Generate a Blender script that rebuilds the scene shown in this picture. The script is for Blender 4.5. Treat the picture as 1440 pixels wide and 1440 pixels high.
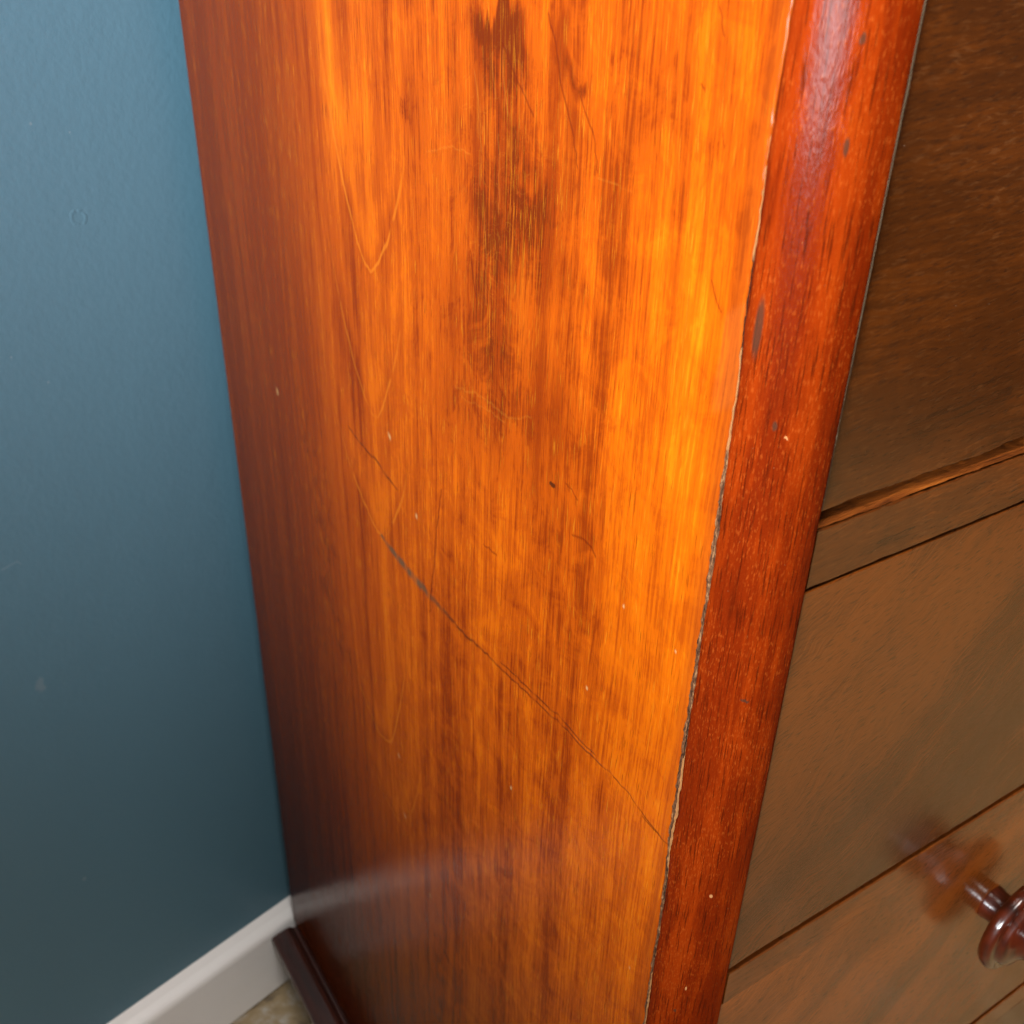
import bpy, bmesh, math, random
import numpy as np
from mathutils import Matrix, Vector

random.seed(7)
rng = np.random.default_rng(7)
for o in list(bpy.data.objects):
    bpy.data.objects.remove(o)
S = bpy.context.scene
COL = S.collection

# ------------------------------------------------------------------ camera
cam_d = bpy.data.cameras.new('camera')
cam = bpy.data.objects.new('camera', cam_d)
COL.objects.link(cam)
S.camera = cam
yaw, pit, rol = 0.580924703, 0.523124782, 0.0271653841
fw = Vector((math.sin(yaw)*math.cos(pit), math.cos(yaw)*math.cos(pit), -math.sin(pit)))
rt = fw.cross(Vector((0, 0, 1))).normalized()
up = rt.cross(fw)
r2 = rt*math.cos(rol) + up*math.sin(rol)
u2 = -rt*math.sin(rol) + up*math.cos(rol)
R = Matrix((r2, u2, -fw)).transposed().to_4x4()
cam.matrix_world = Matrix.Translation((-0.1929, -0.1630, 0.9306)) @ R
cam_d.sensor_width = 36
cam_d.sensor_fit = 'AUTO'
cam_d.lens = 1430.89/1440*36
cam_d.clip_start = 0.01
cam_d.clip_end = 100
cam_d.dof.use_dof = True
cam_d.dof.focus_distance = 0.36
cam_d.dof.aperture_fstop = 19

# ------------------------------------------------------------------ light
W = bpy.data.worlds.new('World')
S.world = W
W.use_nodes = True
bg = W.node_tree.nodes['Background']
bg.inputs[0].default_value = (1.0, 0.85, 0.68, 1)
bg.inputs[1].default_value = 0.05

def area(name, loc, target, sx, sy, power, col, spread):
    l = bpy.data.lights.new(name, 'AREA')
    l.shape = 'RECTANGLE'
    l.size, l.size_y = sx, sy
    l.energy = power
    l.color = col
    l.spread = math.radians(spread)
    o = bpy.data.objects.new(name, l)
    o.location = loc
    d = Vector(target) - Vector(loc)
    o.rotation_euler = d.to_track_quat('-Z', 'Y').to_euler()
    COL.objects.link(o)
    return o

# daylight from the window to the left of the chest
area('window_light', (-1.00, -0.36, 1.06), (-0.10, -0.02, 1.07), 0.76, 0.60, 19, (0.90, 0.96, 1.0), 63)
# softer light of the room from in front and above
area('room_light', (-0.18, -0.80, 2.40), (-0.02, 0.25, 0.0), 0.8, 0.8, 3.3, (1.0, 0.94, 0.88), 46)
# added fill with no known source, brightens the floor before the drawers
area('floor_fill_light', (1.5, -2.2, 1.9), (0.95, -0.80, 0.0), 0.8, 0.8, 11, (1.0, 0.80, 0.46), 46)

S.cycles.max_bounces = 3
S.cycles.diffuse_bounces = 2
S.cycles.glossy_bounces = 3
S.cycles.transmission_bounces = 0
S.cycles.use_adaptive_sampling = True
S.cycles.adaptive_threshold = 0.04
S.cycles.adaptive_min_samples = 16
S.view_settings.view_transform = 'Standard'
S.view_settings.look = 'None'
S.view_settings.exposure = 0
S.view_settings.gamma = 1
S.view_settings.use_curve_mapping = False

# ------------------------------------------------------------------ node helpers
class NT:
    def __init__(s, name):
        s.m = bpy.data.materials.new(name)
        s.m.use_nodes = True
        s.t = s.m.node_tree
        s.b = s.t.nodes['Principled BSDF']
    def n(s, k, **kw):
        x = s.t.nodes.new(k)
        for a, b in kw.items():
            setattr(x, a, b)
        return x
    def put(s, sock, v):
        if isinstance(v, E):
            s.t.links.new(v.s, sock)
        elif isinstance(v, (tuple, list)):
            sock.default_value = tuple(v) + ((1,) if len(v) == 3 and len(sock.default_value) == 4 else ())
        else:
            sock.default_value = v
    def math(s, op, *a, clamp=False):
        x = s.n('ShaderNodeMath', operation=op, use_clamp=clamp)
        for i, v in enumerate(a):
            s.put(x.inputs[i], v)
        return E(s, x.outputs[0])
    def coords(s):
        tc = s.n('ShaderNodeTexCoord')
        sp = s.n('ShaderNodeSeparateXYZ')
        s.t.links.new(tc.outputs['Object'], sp.inputs[0])
        return [E(s, sp.outputs[i]) for i in range(3)]
    def vec(s, x, y, z):
        c = s.n('ShaderNodeCombineXYZ')
        for i, v in enumerate((x, y, z)):
            s.put(c.inputs[i], v)
        return E(s, c.outputs[0])
    def noise(s, x, y, z, detail=3, rough=0.55, dist=0.0):
        x_ = s.n('ShaderNodeTexNoise')
        if not isinstance(y, E):      # flat surface: a two-dimensional noise, y picks the pattern
            x_.noise_dimensions = '2D'
            s.put(x_.inputs['Vector'], s.vec(x, z + y*17.31 if isinstance(z, E) else z, 0.0))
        else:
            s.put(x_.inputs['Vector'], s.vec(x, y, z))
        x_.inputs['Scale'].default_value = 1
        x_.inputs['Detail'].default_value = detail
        x_.inputs['Roughness'].default_value = rough
        x_.inputs['Distortion'].default_value = dist
        return E(s, x_.outputs['Fac'])
    def ss(s, x, lo, hi, a=0.0, b=1.0):
        m = s.n('ShaderNodeMapRange', interpolation_type='SMOOTHSTEP')
        s.put(m.inputs['Value'], x)
        for k, v in zip(('From Min', 'From Max', 'To Min', 'To Max'), (lo, hi, a, b)):
            s.put(m.inputs[k], v)
        return E(s, m.outputs['Result'])
    def mix(s, f, a, b, blend='MIX'):
        m = s.n('ShaderNodeMix', data_type='RGBA', blend_type=blend)
        s.put(m.inputs['Factor'], f)
        s.put(m.inputs[6], a)
        s.put(m.inputs[7], b)
        return E(s, m.outputs[2])
    def ramp(s, f, stops):
        r = s.n('ShaderNodeValToRGB')
        r.color_ramp.interpolation = 'EASE'
        el = r.color_ramp.elements
        while len(el) < len(stops):
            el.new(0.5)
        for e, (p, c) in zip(el, stops):
            e.position = p
            e.color = tuple(c) + (1,)
        s.put(r.inputs[0], f)
        return E(s, r.outputs[0])
    def attr(s, name):
        a = s.n('ShaderNodeAttribute', attribute_name=name)
        sp = s.n('ShaderNodeSeparateColor')
        s.t.links.new(a.outputs['Color'], sp.inputs[0])
        return [E(s, sp.outputs[i]) for i in range(3)]
    def segs(s, px, py, lines):
        """largest value of the soft line masks along polylines of (a, b, half width)"""
        acc = None
        for pl in lines:
            for (ax, ay, w1), (bx, by, w2) in zip(pl[:-1], pl[1:]):
                dx, dy = bx-ax, by-ay
                L2 = dx*dx+dy*dy
                qx, qy = px-ax, py-ay
                h = s.math('MULTIPLY_ADD', qx, dx/L2, qy*(dy/L2), clamp=True)
                ex = qx-h*dx
                ey = qy-h*dy
                d = s.math('SQRT', ex*ex+ey*ey)
                w = s.math('MULTIPLY_ADD', h, w2-w1, w1)
                k = s.math('SUBTRACT', 1.25, d/w, clamp=True)
                acc = k if acc is None else s.math('MAXIMUM', acc, k)
        return s.math('MINIMUM', acc, 1.0)
    def spot(s, px, py, x, y, rx, ry):
        a = (px-x)*(1/rx)
        b = (py-y)*(1/ry)
        return s.ss(s.math('SQRT', a*a+b*b), 1.25, 0.6)
    def bump(s, h, dist, strength=1.0, normal=None):
        b = s.n('ShaderNodeBump')
        b.inputs['Strength'].default_value = strength
        b.inputs['Distance'].default_value = dist
        s.put(b.inputs['Height'], h)
        if normal is not None:
            s.put(b.inputs['Normal'], normal)
        return E(s, b.outputs[0])
    def out(s, **kw):
        for k, v in kw.items():
            s.put(s.b.inputs[k.replace('_', ' ')], v)
        return s.m

class E:
    def __init__(s, t, so):
        s.t, s.s = t, so
    def _o(op, rev=False):
        def f(s, o):
            return s.t.math(op, o, s) if rev else s.t.math(op, s, o)
        return f
    __add__ = _o('ADD'); __radd__ = _o('ADD', True)
    __sub__ = _o('SUBTRACT'); __rsub__ = _o('SUBTRACT', True)
    __mul__ = _o('MULTIPLY'); __rmul__ = _o('MULTIPLY', True)
    __truediv__ = _o('DIVIDE')
    def abs(s): return s.t.math('ABSOLUTE', s)

# ------------------------------------------------------------------ wear on the side panel: (y, z) in metres
DARK = [(0.1417, 0.8966, 0.0146, 0.011, 0.85), (0.1516, 0.9042, 0.0178, 0.0052, 0.45), (0.1339, 0.8496, 0.0241, 0.0387, 0.39), (0.1491, 0.8048, 0.0274, 0.037, 0.39), (0.1173, 0.8414, 0.014, 0.0204, 0.39), (0.1617, 0.7479, 0.0484, 0.0192, 0.25), (0.1196, 0.7552, 0.0287, 0.0269, 0.203), (0.1068, 0.8988, 0.0051, 0.0142, 0.45), (0.0982, 0.8916, 0.0056, 0.0028, 0.55), (0.1972, 0.8605, 0.0151, 0.0392, 0.273), (0.2131, 0.8686, 0.0072, 0.0131, 0.5), (0.031, 0.8617, 0.0015, 0.0053, 0.5), (0.0358, 0.8847, 0.0015, 0.001, 0.8), (0.0354, 0.8813, 0.0013, 0.0007, 0.6), (0.1434, 0.7841, 0.0367, 0.0228, 0.351), (0.1875, 0.7962, 0.0157, 0.024, 0.273), (0.1676, 0.8553, 0.0154, 0.0201, 0.234), (0.1395, 0.8741, 0.0318, 0.0292, 0.351), (0.1547, 0.8327, 0.015, 0.0278, 0.312), (0.0286, 0.8766, 0.0035, 0.0089, 0.35), (0.1055, 0.7868, 0.0128, 0.0197, 0.312), (0.1763, 0.7598, 0.036, 0.017, 0.195), (0.2371, 0.632, 0.0408, 0.0366, 0.117), (0.2586, 0.5236, 0.03, 0.0614, 0.156), (0.3218, 0.5399, 0.0356, 0.1345, 0.312), (0.3386, 0.6339, 0.0248, 0.0857, 0.234), (0.3242, 0.7672, 0.0235, 0.0539, 0.195), (0.3618, 0.7954, 0.0154, 0.1759, 0.234), (0.4014, 0.825, 0.0167, 0.1115, 0.195), (0.05, 0.7014, 0.0052, 0.0566, 0.25), (0.0805, 0.6033, 0.0116, 0.0988, 0.117), (0.1784, 0.5143, 0.0205, 0.1164, 0.117), (0.1382, 0.619, 0.0116, 0.0895, 0.094), (0.048, 0.896, 0.0053, 0.0159, 0.25), (0.0664, 0.8733, 0.0123, 0.0059, 0.3), (0.0816, 0.8625, 0.0102, 0.0053, 0.25), (0.0269, 0.8168, 0.0033, 0.0133, 0.3), (0.064, 0.7143, 0.0078, 0.0099, 0.2)]
LITE = [(0.2851, 0.8705, 0.0109, 0.0458, 0.7), (0.258, 0.8539, 0.029, 0.0161, 0.6), (0.0829, 0.9011, 0.0083, 0.0171, 0.55), (0.0484, 0.8556, 0.0144, 0.0101, 0.5), (0.0533, 0.838, 0.0122, 0.0132, 0.5), (0.037, 0.8324, 0.0079, 0.0151, 0.8), (0.0349, 0.7833, 0.0103, 0.0284, 0.75), (0.0875, 0.8234, 0.0052, 0.0282, 0.6), (0.1063, 0.7972, 0.0042, 0.017, 0.5), (0.2784, 0.6844, 0.024, 0.0304, 0.35), (0.275, 0.5955, 0.0357, 0.0463, 0.3), (0.076, 0.7826, 0.0067, 0.0254, 0.45), (0.052, 0.7453, 0.0119, 0.0431, 0.35), (0.0265, 0.6993, 0.0066, 0.0363, 0.3), (0.2256, 0.7945, 0.0124, 0.0191, 0.4), (0.3105, 0.7407, 0.0116, 0.0677, 0.35), (0.0982, 0.8459, 0.0095, 0.0094, 0.4), (0.0458, 0.9062, 0.0078, 0.01, 0.3), (0.1729, 0.8416, 0.0074, 0.0156, 0.4), (0.0245, 0.6359, 0.0089, 0.031, 0.4), (0.1303, 0.7149, 0.0131, 0.0227, 0.25), (0.2014, 0.8923, 0.01, 0.012, 0.4), (0.0669, 0.8015, 0.0049, 0.0154, 0.4)]
SCRATCH = [[(0.2538, 0.6501, 0.0012), (0.236, 0.648, 0.0024), (0.2129, 0.6452, 0.0026), (0.1946, 0.6442, 0.0017), (0.1706, 0.6434, 0.0009), (0.1451, 0.6451, 0.0007), (0.1272, 0.645, 0.0006), (0.1051, 0.6469, 0.0005), (0.0845, 0.6487, 0.0005), (0.0652, 0.6482, 0.00045), (0.0471, 0.6468, 0.0004), (0.0215, 0.6425, 0.0004)], [(0.1362, 0.6484, 0.0004), (0.1161, 0.649, 0.0005), (0.0898, 0.6514, 0.0005), (0.0664, 0.6503, 0.0003)], [(0.036, 0.6437, 0.0003), (0.0195, 0.6425, 0.0003)], [(0.2896, 0.7004, 0.0006), (0.2446, 0.6907, 0.0009), (0.2331, 0.6889, 0.0005)]]
THIN = [[(0.1188, 0.9075, 0.00038), (0.112, 0.8944, 0.00045), (0.1051, 0.8791, 0.00045), (0.0994, 0.8664, 0.0003)], [(0.1448, 0.8974, 0.00044), (0.1358, 0.8887, 0.00042), (0.1255, 0.8772, 0.00041)], [(0.0992, 0.8869, 0.00036), (0.0931, 0.8768, 0.00035), (0.0892, 0.8672, 0.00028)], [(0.0903, 0.7386, 0.0004), (0.083, 0.7406, 0.0005), (0.0783, 0.7402, 0.0006), (0.0759, 0.7379, 0.0004)], [(0.0964, 0.7575, 0.00034), (0.0887, 0.7542, 0.00033)], [(0.1523, 0.701, 0.00046), (0.1419, 0.7017, 0.00045)], [(0.1896, 0.7097, 0.0005), (0.2022, 0.6354, 0.0006)], [(0.0444, 0.9128, 0.00025), (0.0416, 0.9074, 0.00038)], [(0.0478, 0.8947, 0.00032), (0.0462, 0.8935, 0.00042)], [(0.1649, 0.8249, 0.0004), (0.1606, 0.807, 0.0004)], [(0.0354, 0.8481, 0.00027), (0.0298, 0.8408, 0.00027)]]
PALE = [[(0.1762, 0.7646, 0.00035), (0.1618, 0.7678, 0.0004), (0.1482, 0.7681, 0.00045), (0.1351, 0.7672, 0.00045), (0.1301, 0.7683, 0.0003), (0.1192, 0.7736, 0.0003)], [(0.1704, 0.7621, 0.0003), (0.1481, 0.7645, 0.0003), (0.1365, 0.7643, 0.0003)], [(0.1975, 0.8532, 0.0003), (0.1807, 0.8586, 0.0004), (0.1651, 0.8597, 0.0003)], [(0.0907, 0.8649, 0.00025), (0.0803, 0.8658, 0.00025), (0.0718, 0.8654, 0.0002)], [(0.1614, 0.887, 0.0004), (0.1593, 0.8735, 0.0005), (0.1572, 0.8608, 0.0004)], [(0.1438, 0.8953, 0.0004), (0.1425, 0.8847, 0.0005), (0.1409, 0.8761, 0.0004)], [(0.15, 0.8937, 0.0004), (0.1482, 0.8796, 0.0005)], [(0.146, 0.8685, 0.0004), (0.1443, 0.8426, 0.0005)], [(0.1533, 0.8356, 0.0004), (0.1532, 0.8063, 0.0004)], [(0.1317, 0.8923, 0.0003), (0.1302, 0.8798, 0.0003)], [(0.1572, 0.8596, 0.0004), (0.158, 0.8497, 0.0005)]]
SPECKS = [(0.2403, 0.7149, 0.0011), (0.395, 0.681, 0.0015), (0.2133, 0.6836, 0.0009), (0.075, 0.6787, 0.0006), (0.0579, 0.7249, 0.0005), (0.0300, 0.7250, 0.0004), (0.1250, 0.5820, 0.0007), (0.2450, 0.5050, 0.0010), (0.2400, 0.4600, 0.0011), (0.2100, 0.4200, 0.0010), (0.0330, 0.5600, 0.0004)]
CATHEDRAL = [(0.2559, 0.796, 62, 38, 1.0), (0.2600, 0.722, 50, 44, 0.75), (0.2602, 0.6538, 26, 34, 0.9), (0.2679, 0.5036, 20, 58, 0.8), (0.2529, 0.4498, 16, 50, 0.6)]

# ------------------------------------------------------------------ materials
def mat_panel():
    t = NT('polished_mahogany_side')
    X, Y, Z = t.coords()
    dk, lt, wear = t.attr('figure')
    wob = t.noise(Y*9, 3.1, Z*3.5, 2) - 0.5
    Yw = Y + wob*0.012
    broad = t.noise(Yw*42, 1.7, Z*1.7, 3, 0.6)
    mid = t.noise(Yw*170, 5.2, Z*7.5, 3, 0.62)
    fine = t.noise(Yw*900, 9.4, Z*30, 2, 0.65)
    pore = t.noise(Yw*2000, 2.2, Z*80, 1, 0.5)
    cloud = t.noise(Y*58, 7.7, Z*60, 4, 0.68, 0.5)
    # cathedral figure: nested arches, broken and uneven
    brk = t.noise(Y*55, 12.3, Z*38, 2)
    F = None
    for (y0, z0, kl, kr, st) in CATHEDRAL:
        dy = Yw - y0
        k = t.ss(dy, -0.004, 0.004, kr, kl)
        f = (Z - z0 - dy*dy*k + (broad-0.5)*0.016)
        g = t.math('SQRT', dy*dy*(k*k)*4.0 + 1.0)
        d = f/g
        lim = t.ss(dy.abs(), 0.045, 0.022)
        ln = t.ss(d.abs(), 0.0014, 0.0001)*lim*t.ss(brk, 0.30, 0.48)*st
        side = t.ss(d, -0.0, 0.010)*t.ss(d, 0.035, 0.010)*lim*0.34*st
        F = (ln, side) if F is None else (t.math('MAXIMUM', F[0], ln), t.math('MAXIMUM', F[1], side))
    v = (broad-0.5)*0.62 + mid*0.36 + 0.20 + (fine-0.5)*t.ss(Y, 0.17, 0.32, 0.46, 0.14) + (cloud-0.5)*t.ss(Y, 0.17, 0.30, 0.46, 0.10) + (pore-0.5)*t.ss(Y, 0.10, 0.26, 0.24, 0.03) + 0.055
    v = v + lt*(0.10 + 0.24*mid) - t.ss(dk*0.70 + (fine-0.5)*1.3 + (mid-0.5)*0.7 + (cloud-0.5)*1.3, 0.12, 1.05)*t.math('MINIMUM', dk*1.25, 1.0)*0.74 + F[1]*0.35
    # back part is redder heartwood, with some of its dimmer light painted in
    heart_shade = t.ss(Y + (broad-0.5)*0.16, 0.27, 0.40)
    v = v - heart_shade*0.10
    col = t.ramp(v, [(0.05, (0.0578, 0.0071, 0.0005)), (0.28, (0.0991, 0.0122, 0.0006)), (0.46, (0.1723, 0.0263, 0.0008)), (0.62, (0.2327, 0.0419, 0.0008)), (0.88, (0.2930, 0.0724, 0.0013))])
    col = t.mix(heart_shade*0.70, col, (0.0905, 0.0147, 0.0014), 'MIX')
    pd = t.ss(pore, 0.60, 0.74)*t.ss(cloud, 0.30, 0.62)
    col = t.mix(pd*0.62, col, (0.0560, 0.0076, 0.0005))
    pl = t.ss(pore, 0.36, 0.24)*t.ss(mid, 0.40, 0.60)
    col = t.mix(pl*0.30, col, (0.3662, 0.1372, 0.0063))
    col = t.mix(F[0]*0.34, col, (0.3448, 0.1030, 0.0063))
    # worn ridges with their glint painted pale, and cloudy stain, top centre
    ridge_glint = t.ss(t.noise(Yw*900, 4.4, Z*14, 2), 0.56, 0.68)*wear
    col = t.mix(ridge_glint*0.16, col, (0.3448, 0.1068, 0.0043))
    swirl = t.noise(Y*60, 8.1, Z*75, 2, 0.5, 2.2)
    scuff = t.ss((swirl-0.5).abs(), 0.012, 0.003)*wear
    col = t.mix(scuff*0.06, col, (0.3662, 0.1372, 0.0128))
    # scratches, nicks and scuffs
    sc, th, pa = t.attr('wear')
    wy = Y + (fine-0.5)*0.0012
    wz = Z + (pore-0.5)*0.0012
    lens = t.ss(Y, 0.17, 0.22)*t.ss(Z, 0.67, 0.66)
    col = t.mix(sc*(lens*0.22+0.74), col, t.mix(lens, (0.0432, 0.0076, 0.0013), (0.0560, 0.0259, 0.0117)))
    col = t.mix(th*0.62, col, (0.0517, 0.0052, 0.0005))
    col = t.mix(pa*0.32*0.24, col, (0.3876, 0.1525, 0.0170))
    # knocks
    k1 = t.spot(wy, wz, 0.1042, 0.7527, 0.0022, 0.0011)
    col = t.mix(k1*0.85, col, (0.0129, 0.0039, 0.0013))
    sp = t.attr('speck')[0]
    col = t.mix(sp*0.55, col, (0.3102, 0.1983, 0.0851))
    # redder stain creeping in from the joint
    col = t.mix(t.ss(Y + (mid-0.5)*0.004, 0.0290, 0.0215)*0.45, col, (0.1442, 0.0259, 0.0023))
    # dull rubbed patch beside the post
    patch = t.ss((Y-0.0245 + (fine-0.5)*0.004).abs(), 0.0050, 0.0032)*t.ss((Z-0.829 + (Y-0.0245)*0.7).abs(), 0.0165, 0.013)
    col = t.mix(patch*0.06, col, (0.2671, 0.0992, 0.0276))
    h = fine*0.5 + pore*0.7 - sc*1.0 - th*0.6 + pa*0.6
    nb = t.bump(h, 0.00022, 0.45)
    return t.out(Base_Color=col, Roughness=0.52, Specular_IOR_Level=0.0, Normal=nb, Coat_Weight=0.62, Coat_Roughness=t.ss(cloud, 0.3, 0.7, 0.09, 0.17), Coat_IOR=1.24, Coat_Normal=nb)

def mat_post():
    t = NT('polished_mahogany_post')
    X, Y, Z = t.coords()
    s = X - Y      # runs round the curve
    broad = t.noise(s*90, 1.2, Z*5, 3)
    mid = t.noise(s*340, 4.2, Z*26, 3, 0.6)
    fleck = t.noise(s*1700, 7.3, Z*430, 1, 0.5)
    cloud = t.noise(s*40, 3.3, Z*28, 3)
    v = broad*0.55 + mid*0.35 + cloud*0.4 - 0.16
    col = t.ramp(v, [(0.12, (0.0278, 0.0023, 0.0004)), (0.42, (0.0704, 0.0058, 0.0005)), (0.62, (0.1110, 0.0110, 0.0007)), (0.9, (0.1553, 0.0216, 0.0012))])
    dens = t.ss(cloud, 0.34, 0.60, 0.25, 1.0)
    lf = t.ss(fleck, 0.60, 0.70)*dens
    col = t.mix(lf*0.27, col, (0.2442, 0.0490, 0.0065))
    df = t.ss(t.noise(s*1300, 1.3, Z*60, 2), 0.55, 0.70)
    col = t.mix(df*0.70, col, (0.0203, 0.0019, 0.0004))
    worn = t.ss(t.noise(s*1200, 8.8, Z*900, 1), 0.85, 0.89)
    col = t.mix(worn*0.5, col, (0.2774, 0.1443, 0.0653))
    wz = Z + (mid-0.5)*0.003
    marks = None
    sa = lambda a: 0.020044*((1-math.cos(math.radians(a)))-(1-math.sin(math.radians(a))))
    for a, z, rs, rz in ((11, 0.8405, 0.0016, 0.0085), (52, 0.8877, 0.0010, 0.0022), (36, 0.8147, 0.0010, 0.0016), (50, 0.910, 0.0011, 0.0014), (50, 0.7197, 0.0022, 0.0006), (34, 0.56, 0.0008, 0.001)):
        k = t.spot(s + (mid-0.5)*0.0006, wz, sa(a), z, rs, rz)
        marks = k if marks is None else t.math('MAXIMUM', marks, k)
    col = t.mix(marks*0.80, col, (0.0259, 0.0115, 0.0063))
    pale = None
    for a, z, rs, rz in ((51, 0.6288, 0.0009, 0.0010), (42, 0.5751, 0.0005, 0.0012), (46, 0.8116, 0.0008, 0.0004)):
        k = t.spot(s, wz, sa(a), z, rs, rz)
        pale = k if pale is None else t.math('MAXIMUM', pale, k)
    col = t.mix(pale*0.8, col, (0.2774, 0.1212, 0.0447))
    h = mid*0.5 + fleck*0.6 - df*0.8 + lf*0.5
    nb = t.bump(mid*0.5 + fleck*0.6, 0.0003, 0.45)
    return t.out(Base_Color=col, Roughness=0.5, Specular_IOR_Level=0.0, Normal=nb, Coat_Weight=0.085, Coat_Roughness=0.19, Coat_Normal=nb)

def mat_drawer(name, figure, seed, dark=1.0):
    dark *= 0.32
    t = NT(name)
    X, Y, Z = t.coords()
    if figure == 'ripple':
        wv = t.noise(X*22, seed, Z*16, 3) - 0.5
        z2 = Z + wv*0.007 + (t.noise(X*130, seed+2, Z*60, 2)-0.5)*0.0010
        a = t.noise(X*26, seed, z2*520, 3, 0.6)
        b = t.noise(X*9, seed+4, z2*60, 4, 0.6)
        c = t.noise(X*14, seed+5, Z*20, 4, 0.65, 0.5)
        v = a*0.34 + b*0.30 + c*0.50 - 0.10
        fl = t.ss(t.noise(X*170, seed+1, z2*900, 2, 0.6, 0.6), 0.58, 0.70)*t.ss(c, 0.42, 0.62)
    else:
        xr = X*0.80 + Z*0.60
        zr = Z*0.80 - X*0.60
        wv = t.noise(X*14, seed, Z*14, 3) - 0.5
        zr = zr + wv*0.035
        b = t.noise(xr*9, seed+4, zr*46, 4, 0.55)
        c = t.noise(xr*5, seed+5, zr*15, 3, 0.5, 0.3)
        a = t.noise(xr*40, seed, zr*800, 3, 0.65)
        v = a*0.30 + b*0.20 + c*0.62 - 0.07
        fl = t.ss(a, 0.62, 0.74)*0.45
    col = t.ramp(v, [(0.22, (0.060*dark, 0.016*dark, 0.003*dark)), (0.42, (0.150*dark, 0.035*dark, 0.004*dark)), (0.60, (0.25*dark, 0.056*dark, 0.005*dark)), (0.85, (0.34*dark, 0.082*dark, 0.008*dark))])
    col = t.mix(fl*0.16, col, (0.16, 0.062, 0.02))
    pd = t.ss(t.noise(X*170 + Z*60, seed+7, Z*1500 - X*250, 1), 0.58, 0.72)
    col = t.mix(pd*0.45, col, (0.012, 0.004, 0.0015))
    lp = t.ss(t.noise(X*150 + Z*60, seed+13, Z*1300 - X*220, 1), 0.62, 0.74)
    col = t.mix(lp*0.10, col, (0.16, 0.058, 0.016))
    dust = t.ss(t.noise(X*700, 1+seed, Z*700, 1), 0.86, 0.90)
    col = t.mix(dust*0.5, col, (0.4, 0.28, 0.2))
    nb = t.bump(a, 0.0002, 0.4)
    nc = t.bump(t.noise(X*20, seed+9, Z*30, 2), 0.0006, 0.2)
    return t.out(Base_Color=col, Roughness=0.5, Specular_IOR_Level=0.05, Normal=nb, Coat_Weight=1.0, Coat_IOR=1.42, Coat_Roughness=0.19, Coat_Normal=nc)

def mat_raw():
    t = NT('bare_brown_wood')
    X, Y, Z = t.coords()
    a = t.noise(X*40, Y*900, Z*900, 4, 0.65)
    b = t.noise(X*20, Y*60, Z*60, 3)
    col = t.ramp(a*0.7+b*0.45-0.08, [(0.25, (0.0273, 0.0054, 0.0009)), (0.5, (0.1248, 0.0292, 0.0030)), (0.78, (0.2808, 0.0756, 0.0092))])
    return t.out(Base_Color=col, Roughness=0.6, Specular_IOR_Level=0.1, Normal=t.bump(a, 0.0012, 0.8))

def mat_knob():
    t = NT('dark_turned_mahogany')
    X, Y, Z = t.coords()
    a = t.noise(X*260, Y*40, Z*60, 3)
    col = t.ramp(a, [(0.25, (0.0125, 0.0020, 0.0007)), (0.7, (0.0572, 0.0073, 0.0013))])
    return t.out(Base_Color=col, Roughness=0.4, Specular_IOR_Level=0.2, Coat_Weight=1.0, Coat_Roughness=0.06, Normal=t.bump(a, 0.0004, 0.3))

def mat_mould():
    t = NT('dark_polished_moulding')
    X, Y, Z = t.coords()
    a = t.noise(X*200, Y*14, Z*200, 3)
    col = t.ramp(a, [(0.25, (0.0135, 0.0027, 0.0009)), (0.7, (0.0473, 0.0072, 0.0018))])
    return t.out(Base_Color=col, Roughness=0.45, Coat_Weight=0.7, Coat_Roughness=0.2)

def mat_filler():
    t = NT('old_glue_and_filler')
    X, Y, Z = t.coords()
    cream, crack, u = t.attr('figure')
    n = t.noise(X*900, Y*1300, Z*420, 3, 0.75)
    n2 = t.noise(X*300, Y*900, Z*120, 3)
    col = t.ramp(n*0.7+n2*0.4-0.05, [(0.34, (0.0146, 0.0047, 0.0018)), (0.5, (0.0562, 0.0219, 0.0087)), (0.68, (0.1983, 0.0953, 0.0404))])
    col = t.mix(t.ss(cream + (n-0.5)*0.8, 0.35, 0.65), col, (0.1983, 0.0810, 0.0265))
    col = t.mix(t.ss(crack + (n-0.5)*0.5, 0.4, 0.6), col, (0.0053, 0.0019, 0.0009))
    return t.out(Base_Color=col, Roughness=0.7, Specular_IOR_Level=0.08, Normal=t.bump(n, 0.0012, 0.9))

def mat_dustline():
    t = NT('dusty_joint_edge')
    X, Y, Z = t.coords()
    n = t.noise(X*200, 3, Z*60, 4, 0.7)
    n2 = t.noise(1, 3, Z*420, 2, 0.6)
    k = t.ss(Z + (n-0.5)*0.10, 0.80, 0.87)
    k2 = t.math('MAXIMUM', k, t.ss(n2*0.6+n*0.4, 0.56, 0.62)*0.8)
    col = t.mix(k2*0.85, (0.016, 0.006, 0.002), (0.058, 0.038, 0.022))
    return t.out(Base_Color=col, Roughness=0.7, Specular_IOR_Level=0.08)

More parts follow.
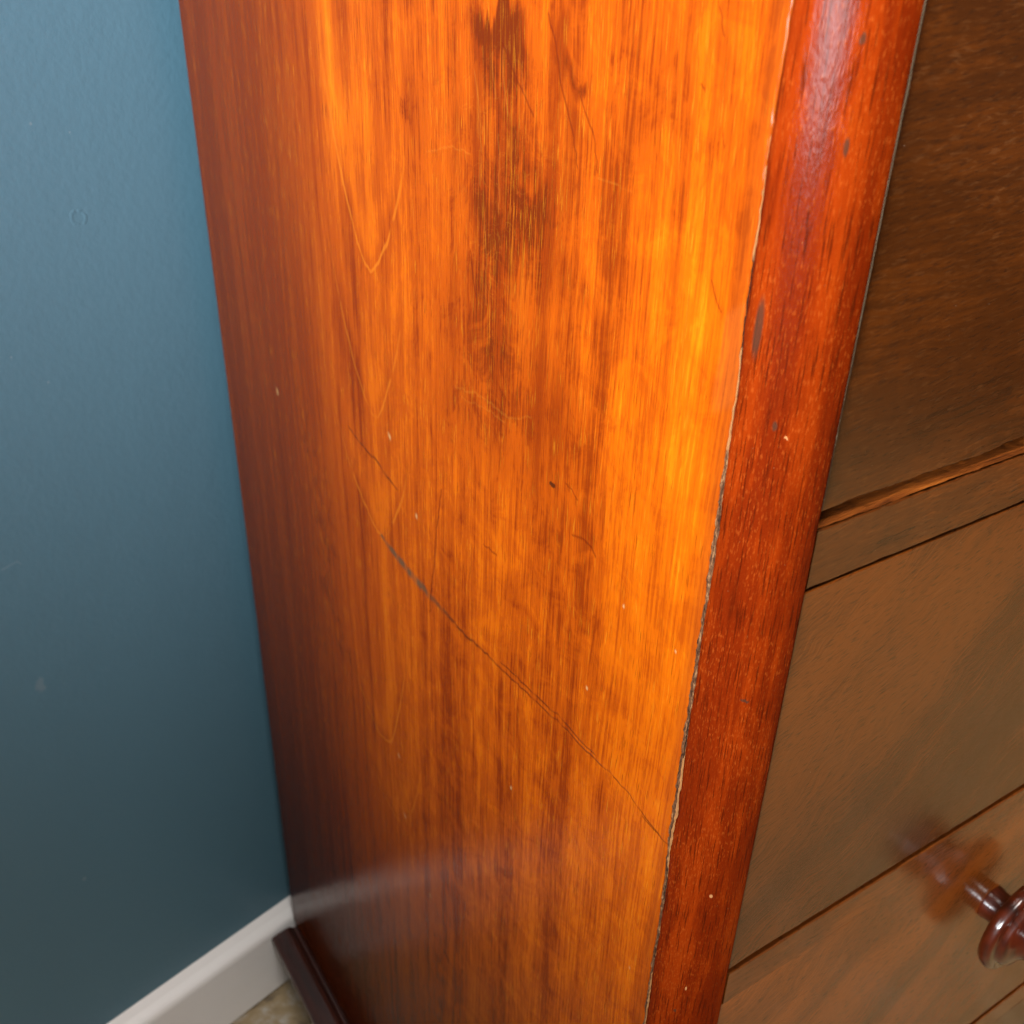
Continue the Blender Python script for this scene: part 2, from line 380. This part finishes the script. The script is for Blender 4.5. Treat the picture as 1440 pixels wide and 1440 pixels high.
def mat_wall():
    t = NT('teal_wall_paint')
    X, Y, Z = t.coords()
    n = t.noise(X*45, 1.0, Z*45, 3, 0.55)
    big = t.noise(X*4, 2.0, Z*4, 1)
    roll = t.noise(X*240, 3.0, Z*200, 2, 0.6)
    col = t.mix(big*0.6, (0.088, 0.190, 0.254), (0.094, 0.197, 0.262))
    # X runs along the wall here, Z up: raised ring, nicks and scuffs
    def W2(x, z): return x/math.cos(math.radians(13.59)), z
    rx, rz = W2(-0.0694-0.0038, 0.7718)
    dx, dz = X-rx, Z-rz
    rr = t.math('SQRT', dx*dx+dz*dz)
    ring = t.ss((rr-0.0044+(n-0.5)*0.002).abs(), 0.0016, 0.0003)*t.ss(t.noise(X*260, 1, Z*260, 1), 0.40, 0.55)
    nk = None
    for x, z, r in ((-0.0863, 0.827, 0.0011), (-0.0655, 0.8202, 0.0008), (-0.1069, 0.6761, 0.0010), (-0.1247, 0.6975, 0.0008), (-0.1608, 0.2696, 0.0022)):
        a, b = W2(x-0.0038, z)
        k = t.spot(X, Z, a, b, r*0.75, r*0.9)
        nk = k if nk is None else t.math('MAXIMUM', nk, k)
    a, b = W2(-0.1555-0.0038, 0.4634)
    sm = t.spot(X+(roll-0.5)*0.006, Z+(n-0.5)*0.01, a, b, 0.0035, 0.0060)
    col = t.mix(nk*0.35, col, (0.30, 0.36, 0.38))
    col = t.mix(sm*0.25, col, (0.30, 0.36, 0.38))
    ln = [[W2(-0.1598-0.0038, 0.5608)+(0.0007,), W2(-0.1552-0.0038, 0.5618)+(0.0009,), W2(-0.1500-0.0038, 0.5628)+(0.0009,), W2(-0.1480-0.0038, 0.5598)+(0.0006,)]]
    hair = t.segs(X, Z, ln)
    col = t.mix(hair*0.15, col, (0.35, 0.42, 0.45))
    h = roll*0.5 + n*0.8 + ring*0.5
    return t.out(Base_Color=col, Roughness=0.42, Specular_IOR_Level=0.4, Normal=t.bump(h, 0.0011, 0.22))

def mat_skirt():
    t = NT('white_gloss_paint')
    X, Y, Z = t.coords()
    n = t.noise(X*20, Y*20, Z*60, 4, 0.6)
    d = t.ss(t.noise(X*90, Y*90, Z*90, 2), 0.76, 0.80)
    col = t.mix(n, (0.86, 0.85, 0.84), (0.90, 0.90, 0.90))
    col = t.mix(d*0.5, col, (0.40, 0.34, 0.28))
    return t.out(Base_Color=col, Roughness=0.32, Normal=t.bump(n, 0.002, 0.2))

def mat_floor():
    t = NT('mottled_stone_floor')
    X, Y, Z = t.coords()
    a = t.noise(X*24, Y*24, 0.3, 4, 0.6, 0.8)
    b = t.noise(X*90, Y*90, 2.3, 4, 0.7)
    col = t.ramp(a*0.75+b*0.35-0.05, [(0.36, (0.11, 0.085, 0.06)), (0.50, (0.30, 0.225, 0.125)), (0.62, (0.42, 0.39, 0.34))])
    return t.out(Base_Color=col, Roughness=0.6, Normal=t.bump(b, 0.002, 0.4))

M = dict(panel=mat_panel(), post=mat_post(), d1=mat_drawer('rippled_drawer_veneer', 'ripple', 2.0, 0.72), d2=mat_drawer('figured_drawer_veneer', 'flame', 5.0, 1.12), d3=mat_drawer('figured_lower_drawer_veneer', 'flame', 11.0, 2.3), rail=mat_drawer('rail_veneer', 'ripple', 21.0, 1.0), rail2=mat_drawer('lower_rail_veneer', 'ripple', 27.0, 1.9), raw=mat_raw(), knob=mat_knob(), mould=mat_mould(), filler=mat_filler(), dustline=mat_dustline(), wall=mat_wall(), skirt=mat_skirt(), floor=mat_floor())

# ------------------------------------------------------------------ mesh helpers
def link(name, verts, faces, mat, parent=None, smooth=False):
    me = bpy.data.meshes.new(name)
    me.from_pydata([tuple(map(float, v)) for v in verts], [], faces)
    me.materials.append(mat)
    if smooth:
        me.polygons.foreach_set('use_smooth', [True]*len(me.polygons))
    me.update()
    o = bpy.data.objects.new(name, me)
    COL.objects.link(o)
    if parent:
        o.parent = parent
    return o

def fix_normals(o):
    bm = bmesh.new()
    bm.from_mesh(o.data)
    bmesh.ops.recalc_face_normals(bm, faces=bm.faces)
    bm.to_mesh(o.data)
    bm.free()

def loft(name, rings, mat, parent=None, closed=True, caps=True, smooth=False):
    n = len(rings[0])
    v = [p for r in rings for p in r]
    f = []
    for i in range(len(rings)-1):
        for j in range(n if closed else n-1):
            k = (j+1) % n
            f.append((i*n+j, i*n+k, (i+1)*n+k, (i+1)*n+j))
    if caps and closed:
        f.append(tuple(range(n)))
        f.append(tuple(range((len(rings)-1)*n, len(rings)*n)))
    o = link(name, v, f, mat, parent, smooth)
    fix_normals(o)
    return o

def box(name, lo, hi, mat, parent=None, bev=0.0015):
    bm = bmesh.new()
    bmesh.ops.create_cube(bm, size=1)
    for v in bm.verts:
        v.co = [lo[i] + (v.co[i]+0.5)*(hi[i]-lo[i]) for i in range(3)]
    if bev:
        bmesh.ops.bevel(bm, geom=bm.edges[:], offset=bev, segments=2, affect='EDGES')
    me = bpy.data.meshes.new(name)
    bm.to_mesh(me)
    bm.free()
    me.materials.append(mat)
    o = bpy.data.objects.new(name, me)
    COL.objects.link(o)
    if parent:
        o.parent = parent
    return o

_tab = {}
def smooth_noise(x, scale, seed):
    if seed not in _tab:
        _tab[seed] = np.random.default_rng(seed).normal(size=4096)
    g = _tab[seed]
    p = np.asarray(x, float)*scale + 1000
    i = np.floor(p).astype(int)
    f = p-i
    f = f*f*(3-2*f)
    return g[i % 4096]*(1-f) + g[(i+1) % 4096]*f

# ------------------------------------------------------------------ setting
A = math.radians(13.59)
floor = link('floor', [(-4, -5, 0), (4, -5, 0), (4, 2.0, 0), (-4, 2.0, 0)], [(0, 1, 2, 3)], M['floor'])
floor['kind'] = 'structure'

wall = box('wall', (-3.2, 0, 0), (2.2, 0.12, 2.5), M['wall'], None, 0)
wall.rotation_euler.z = A
wall.location = (0.016*-math.sin(A)*1.0, 0.5+0.016*math.cos(A), 0)
wall['kind'] = 'structure'

prof = [(0.0, 0.0025), (-0.0145, 0.0025), (-0.0145, 0.079), (-0.0140, 0.0825), (-0.0128, 0.0850), (-0.0105, 0.0872), (-0.0060, 0.0905), (-0.0025, 0.0942), (0.0, 0.0965)]
xs = np.linspace(-3.2, 2.2, 60)
sk = loft('skirting_board', [[(x, p[0]-0.0002, p[1]+0.001) for p in prof] for x in xs], M['skirt'])
sk.rotation_euler.z = A
sk.location = wall.location
sk['kind'] = 'structure'

# ------------------------------------------------------------------ chest of drawers
chest = bpy.data.objects.new('chest_of_drawers', None)
COL.objects.link(chest)
chest['label'] = 'polished mahogany chest of drawers with rounded corner post and scratched orange side by teal wall'
chest['category'] = 'chest of drawers'

RAD = 0.020044
YS = RAD + 0.0010
CW, DEP, ZB, ZT = 1.06, 0.50, 0.086, 0.975

def gapw(z):      # width of the open joint between side and post
    w = 0.62*np.interp(z, [0.0, 0.54, 0.60, 0.635, 0.66, 0.695, 0.72, 0.77, 0.805, 0.815, 0.838, 0.85, 0.875, 0.89, 0.92], [0.0018, 0.0020, 0.0020, 0.0024, 0.0036, 0.0032, 0.0026, 0.0024, 0.0018, 0.0009, 0.0009, 0.0011, 0.0006, 0.0003, 0.0003])
    return np.maximum(0.0002, w*(1+0.16*smooth_noise(z, 260, 3)+0.10*smooth_noise(z, 900, 4)))

def gapc(z):
    return YS + 0.00035*smooth_noise(z, 45, 9) + 0.00012*smooth_noise(z, 300, 8)

# side panel: one board with a fine grid on its face
def side_panel():
    zs = np.concatenate([np.linspace(ZB, 0.55, 290, endpoint=False), np.linspace(0.55, 0.640, 112, endpoint=False), np.linspace(0.640, 0.655, 68, endpoint=False), np.linspace(0.655, 0.925, 450, endpoint=False), np.linspace(0.925, ZT, 26)])
    tt = np.concatenate([np.linspace(0, 0.38, 420, endpoint=False), np.linspace(0.38, 1.0, 206)])
    y0 = gapc(zs) + gapw(zs)/2
    Yg = y0[:, None] + (DEP-y0[:, None])*tt[None, :]
    Zg = np.repeat(zs[:, None], len(tt), 1)
    bow = 0.00035*np.sin(Zg*7.0+1.0)*np.sin(Yg*9.0)
    edge = np.clip((0.0010-(Yg-y0[:, None]))/0.0010, 0, 1)
    Xg = bow + 0.00035*edge**2
    back = np.clip((0.0015-(DEP-Yg))/0.0015, 0, 1)
    Xg = Xg + 0.0006*back**2
    nr, nc = Yg.shape
    V = np.stack([Xg, Yg, Zg], -1).reshape(-1, 3)
    idx = np.arange(nr*nc).reshape(nr, nc)
    F = np.stack([idx[:-1, :-1], idx[1:, :-1], idx[1:, 1:], idx[:-1, 1:]], -1).reshape(-1, 4)
    # thickness: rim verts pushed inwards
    rim = np.concatenate([idx[0, :], idx[1:, -1], idx[-1, -2::-1], idx[-2:0:-1, 0]])
    V2 = V[rim].copy()
    V2[:, 0] = 0.018
    b = len(V)
    V = np.concatenate([V, V2])
    n = len(rim)
    k = np.arange(n)
    F2 = np.stack([rim, rim[(k+1) % n], b+(k+1) % n, b+k], -1)
    F = np.concatenate([F, F2])
    me = bpy.data.meshes.new('side_panel')
    me.vertices.add(len(V))
    me.vertices.foreach_set('co', V.ravel())
    me.loops.add(F.size)
    me.loops.foreach_set('vertex_index', F.ravel().astype(np.int32))
    me.polygons.add(len(F))
    me.polygons.foreach_set('loop_start', np.arange(0, F.size, 4, dtype=np.int32))
    me.update(calc_edges=True)
    y, z = V[:, 1], V[:, 2]
    jz = z + 0.004*smooth_noise(y, 160, 31) + 0.002*smooth_noise(y, 520, 32)
    jy = y + 0.003*smooth_noise(z, 70, 33)
    def blobs(L):
        a = np.zeros(len(V))
        for (cy, cz, ry, rz, s) in L:
            d = ((jy-cy)/ry)**2 + ((jz-cz)/rz)**2
            a = a + s*np.exp(-d*0.9)
        return a
    dk = np.clip(blobs(DARK), 0, 1.1)
    lt = np.clip(blobs(LITE), 0, 1.0)
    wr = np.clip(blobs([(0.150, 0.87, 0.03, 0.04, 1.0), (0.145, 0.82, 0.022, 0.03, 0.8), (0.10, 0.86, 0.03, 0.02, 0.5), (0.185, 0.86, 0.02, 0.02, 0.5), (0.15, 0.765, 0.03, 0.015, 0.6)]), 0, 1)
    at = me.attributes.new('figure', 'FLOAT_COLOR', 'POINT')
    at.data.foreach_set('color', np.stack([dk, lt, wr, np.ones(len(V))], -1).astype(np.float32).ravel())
    py = y + 0.0003*smooth_noise(z, 400, 51) + 0.0004*smooth_noise(z, 90, 52)
    pz = z + 0.0003*smooth_noise(y, 400, 53) + 0.0005*smooth_noise(y, 90, 54)
    def lines(LL):
        acc = np.zeros(len(V))
        for pl in LL:
            for (ax, ay, w1), (bx, by, w2) in zip(pl[:-1], pl[1:]):
                m = np.nonzero((py > min(ax, bx)-0.004) & (py < max(ax, bx)+0.004) & (pz > min(ay, by)-0.004) & (pz < max(ay, by)+0.004))[0]
                dx, dy = bx-ax, by-ay
                qx, qy = py[m]-ax, pz[m]-ay
                h = np.clip((qx*dx+qy*dy)/(dx*dx+dy*dy), 0, 1)
                d = np.hypot(qx-h*dx, qy-h*dy)
                acc[m] = np.maximum(acc[m], np.clip(1.4-d/(w1+(w2-w1)*h), 0, 1))
        return acc
    one = np.ones(len(V))
    at = me.attributes.new('wear', 'FLOAT_COLOR', 'POINT')
    at.data.foreach_set('color', np.stack([lines(SCRATCH)*np.clip(0.85+0.3*smooth_noise(y, 300, 57), 0.4, 1), lines(THIN), lines(PALE), one], -1).astype(np.float32).ravel())
    sp = np.zeros(len(V))
    for (cy, cz, r) in SPECKS:
        sp = np.maximum(sp, np.clip(1.6-np.hypot((py-cy)/(r*0.8), (pz-cz)/(r*1.3)), 0, 1))
    at = me.attributes.new('speck', 'FLOAT_COLOR', 'POINT')
    at.data.foreach_set('color', np.stack([sp, sp, sp, one], -1).astype(np.float32).ravel())
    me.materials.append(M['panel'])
    o = bpy.data.objects.new('side_panel', me)
    COL.objects.link(o)
    o.parent = chest
    o.data.polygons.foreach_set('use_smooth', [True]*len(o.data.polygons))
    return o
side_panel()['label'] = 'orange polished side with dark stains and a long scratch'
box('side_panel', (CW-0.018, RAD, ZB), (CW, DEP, ZT), M['post'], chest)

# corner posts: quarter round
def post(mirror):
    zs = np.linspace(ZB, ZT, 420)
    rings = []
    al = np.radians(np.linspace(4, 88, 22))
    for z in zs:
        e = float(gapc(z)-gapw(z)/2)
        wv = 0.00012*float(smooth_noise(z, 40, 77))
        ring = [(0.016, e), (0.0007, e), (0.0001+wv, e-0.0004)]
        for a in al:
            rr = RAD + wv*math.sin(2*a)
            ring.append((RAD-rr*math.cos(a), min(RAD-rr*math.sin(a), e-0.0004)))
        ring += [(RAD-0.0003, 0.0001), (RAD, 0.0006), (RAD, 0.02), (0.016, 0.021)]
        rings.append([((CW-x) if mirror else x, y, z) for x, y in ring])
    o = loft('corner_post', rings, M['post'], chest, smooth=True)
    return o
post(False)
post(True)

# filler in the joint
def filler():
    zs = np.linspace(ZB, ZT-0.002, 1500)
    c, w = gapc(zs), gapw(zs)
    us = np.linspace(0, 1, 7)
    V, C = [], []
    n1 = smooth_noise(zs, 700, 41)
    n2 = smooth_noise(zs, 180, 42)
    def band(z, a, b, s=0.004):
        return np.clip(np.minimum((z-a)/s, (b-z)/s)+0.5, 0, 1)
    cream_all = band(zs, 0.858, 0.892) + band(zs, 0.803, 0.834)
    cream_side = band(zs, 0.628, 0.690)*0.9 + band(zs, 0.53, 0.60)*(n2 > 0.3)
    crack_all = band(zs, 0.8335, 0.857) + band(zs, 0.892, 0.93)
    crack_in = band(zs, 0.685, 0.706) + band(zs, 0.612, 0.632)*(n1 > -0.4) + band(zs, 0.56, 0.59)*(n1 > 0)
    for i, z in enumerate(zs):
        for u in us:
            y = c[i] + (u-0.5)*(w[i]+0.0004)
            dip = 0.0004 + 0.0005*(abs(u-0.5) < 0.2)*float(crack_in[i] > 0.5) + 0.0003*float(crack_all[i] > 0.5) + 0.00012*n1[i]
            V.append((max(0.0002, dip), y, z))
            cr = cream_all[i]*(0.25 < u < 0.9) + cream_side[i]*(u < 0.36)
            ck = crack_all[i]*(u > 0.1) + crack_in[i]*(0.36 < u < 0.62)*0.9 + cream_all[i]*(u > 0.7)*0.5
            C.append((min(cr, 1), min(ck, 1), u, 1))
    n = len(us)
    F = [(i*n+j, i*n+j+1, (i+1)*n+j+1, (i+1)*n+j) for i in range(len(zs)-1) for j in range(n-1)]
    o = link('joint_filler', V, F, M['filler'], chest, True)
    at = o.data.attributes.new('figure', 'FLOAT_COLOR', 'POINT')
    at.data.foreach_set('color', np.array(C, np.float32).ravel())
    return o
filler()['label'] = 'greyish old filler in the open joint beside the post'

# fronts lofted along x so that their edges can be worn
def board(name, x0, x1, z0, z1, yf, thick, mat, parent, jb=0.0, jt=0.0, bev=0.0008, seed=1, chips=(), step=0.004):
    xs = np.concatenate([np.linspace(x0, x0+0.40, 420), np.linspace(x0+0.41, x1, 60)])
    b0 = z0 + jb*(0.6*smooth_noise(xs, 90, seed)+0.4*smooth_noise(xs, 420, seed+1))
    b1 = z1 + jt*(0.6*smooth_noise(xs, 70, seed+2)+0.4*smooth_noise(xs, 380, seed+3))
    for (cx, wd, dp, top) in chips:
        g = np.exp(-((xs-cx)/wd)**4)*dp
        if top:
            b1 = b1 - g
        else:
            b0 = b0 + g
    bv = bev*(1+0.35*smooth_noise(xs, 200, seed+5))
    bv = np.clip(bv, bev*0.4, bev*2)
    rings = []
    for x, a, b, v in zip(xs, b0, b1, bv):
        rings.append([(x, yf+v, a), (x, yf+v*0.3, a+v*0.3), (x, yf, a+v), (x, yf, b-v), (x, yf+v*0.3, b-v*0.3), (x, yf+v, b), (x, yf+0.0008, b-0.0001), (x, yf+0.0010, b-step), (x, yf+thick, b-step), (x, yf+thick, a+step), (x, yf+0.0010, a+step), (x, yf+0.0008, a+0.0001)])
    return loft(name, rings, mat, parent)

XL, XR = RAD+0.0004, CW-RAD-0.0004
def knob(x, z, parent):
    pr = [(-0.002, 0.0), (-0.002, 0.0090), (0.0015, 0.0098), (0.0040, 0.0092), (0.0080, 0.0090), (0.0108, 0.0105), (0.0118, 0.0150), (0.0122, 0.0235), (0.0132, 0.0262), (0.0155, 0.0278), (0.0180, 0.0280), (0.0198, 0.0270), (0.0204, 0.0252), (0.0200, 0.0232), (0.0206, 0.0222), (0.0224, 0.0218), (0.0238, 0.0206), (0.0246, 0.0180), (0.0262, 0.0150), (0.0285, 0.0126), (0.0310, 0.0122), (0.0340, 0.0136), (0.0372, 0.0164), (0.0408, 0.0190), (0.0445, 0.0200), (0.0482, 0.0192), (0.0512, 0.0164), (0.0532, 0.0118), (0.0540, 0.0060), (0.0542, 0.0)]
    # the knob copies share this mesh
    if 'knob' in bpy.data.meshes:
        o = bpy.data.objects.new('knob', bpy.data.meshes['knob'])
        COL.objects.link(o)
        o.parent = parent
    else:
        n = 56
        V, F = [], []
        for d, r in pr:
            for k in range(n):
                a = 2*math.pi*k/n
                V.append((r*math.cos(a), -d, r*math.sin(a)))
        for i in range(len(pr)-1):
            for k in range(n):
                F.append((i*n+k, i*n+(k+1) % n, (i+1)*n+(k+1) % n, (i+1)*n+k))
        o = link('knob', V, F, M['knob'], parent, True)
        bm = bmesh.new(); bm.from_mesh(o.data)
        bmesh.ops.remove_doubles(bm, verts=bm.verts, dist=1e-6)
        bmesh.ops.recalc_face_normals(bm, faces=bm.faces)
        bm.to_mesh(o.data); bm.free()
        o.data.polygons.foreach_set('use_smooth', [True]*len(o.data.polygons))
    o.location = (x, 0.0015, z)
    return o

G = 0.0006
specs = [
    ('d1', 0.7865, 0.9500, 0.0016, dict(jb=0.00035, seed=11, bev=0.0006, chips=((0.024, 0.008, -0.0006, False), (0.062, 0.030, -0.0004, False)))),
    ('d2', 0.5820, 0.7582, 0.0010, dict(jb=0.0001, jt=0.00008, seed=23, bev=0.0003, chips=((0.022, 0.004, -0.0004, False),))),
    ('d3', 0.3575, 0.5592, 0.0013, dict(jt=0.00005, jb=0.0001, seed=35, bev=0.0003)),
    ('d2', 0.1180, 0.3310, 0.0012, dict(seed=47, bev=0.0005)),
]
KX = 0.222
for i, (m, z0, z1, yf, kw) in enumerate(specs):
    d = board('drawer', XL+G, XR-G, z0, z1, yf, 0.022, M[m], chest, **kw)
    kz = (z0+z1)/2 if i != 2 else 0.492
    kx = KX if i > 1 else 0.30
    knob(kx, kz, d)
    knob(CW-kx, kz, d)

for (z0, z1, yf, seed, bev) in ((0.7595, 0.7800, 0.0010, 61, 0.0004), (0.5600, 0.5786, 0.0006, 71, 0.0005), (0.3320, 0.3530, 0.0008, 81, 0.0006)):
    board('rail', XL+0.0010, XR-0.0010, z0, z1, yf, 0.020, M['rail' if seed == 61 else 'rail2'], chest, jt=0.00016, jb=0.00003, bev=bev, seed=seed)
# bare wood ledges inside the gaps, just behind the faces
def ledge(z, x0, x1, y0, seed, rough):
    xs = np.linspace(x0, x1, 900)
    n1, n2 = smooth_noise(xs, 60, seed), smooth_noise(xs, 500, seed+1)
    rows = []
    for k, yy in enumerate(np.linspace(0, 1, 6)):
        zz = z + rough*(n1*0.5+0.5*smooth_noise(xs, 300, seed+3+k)) - 0.0006*(yy < 0.1)
        rows.append([(x, y0+yy*0.012+rough*0.4*b, a) for x, a, b in zip(xs, zz, n2)])
    o = loft('ledge', rows, M['raw'], chest, closed=False, caps=False, smooth=False)
    return o
ledge(0.7806, XL+0.0002, XR-0.0002, 0.0022, 91, 0.00022)
# dark inner frame seen through the fine gaps
box('inner_frame', (XL-0.002, 0.0235, 0.10), (XR+0.002, 0.035, 0.96), M['mould'], chest, 0)

# pale dusty arris where the drawers meet the post
zs = np.linspace(0.788, 0.952, 260)
wd = 0.00038+0.00012*smooth_noise(zs, 200, 5)
link('dusty_edge', [p for z, w in zip(zs, wd) for p in ((RAD-0.0004, -0.00002, z), (RAD-0.0004+max(w, 0.0002), -0.00012, z), (RAD+0.0004, 0.0010, z))], [q for i in range(len(zs)-1) for q in ((3*i, 3*i+1, 3*i+4, 3*i+3), (3*i+1, 3*i+2, 3*i+5, 3*i+4))], M['dustline'], chest)

# base moulding and plinth swept round three sides
def sweep(name, prof, mat, back):
    rings = []
    for kind in range(4):
        ring = []
        for (o_, z) in prof:
            x = -o_ if kind < 2 else CW+o_
            y = back if kind in (0, 3) else -o_
            ring.append((x, y, z))
        rings.append(ring)
    return loft(name, rings, mat, chest)
sweep('base_moulding', [(-0.012, 0.062), (-0.012, 0.0855), (0.0006, 0.0855), (0.0012, 0.0818), (0.0030, 0.0812), (0.0048, 0.0826), (0.0062, 0.0846), (0.0100, 0.0850), (0.0200, 0.0825), (0.0246, 0.0808), (0.0256, 0.0790), (0.0254, 0.0740), (0.0236, 0.0722), (0.0160, 0.0700), (0.0110, 0.062)], M['mould'], 0.4930)
sweep('plinth', [(-0.012, 0.0), (-0.012, 0.0635), (0.0100, 0.0635), (0.0100, 0.0)], M['mould'], 0.4925)
box('back_panel', (0.019, DEP-0.014, 0.09), (CW-0.019, DEP-0.002, 0.97), M['raw'], chest)
box('top_board', (-0.012, -0.012, ZT+0.0005), (CW+0.012, DEP-0.002, ZT+0.022), M['post'], chest, 0.005)
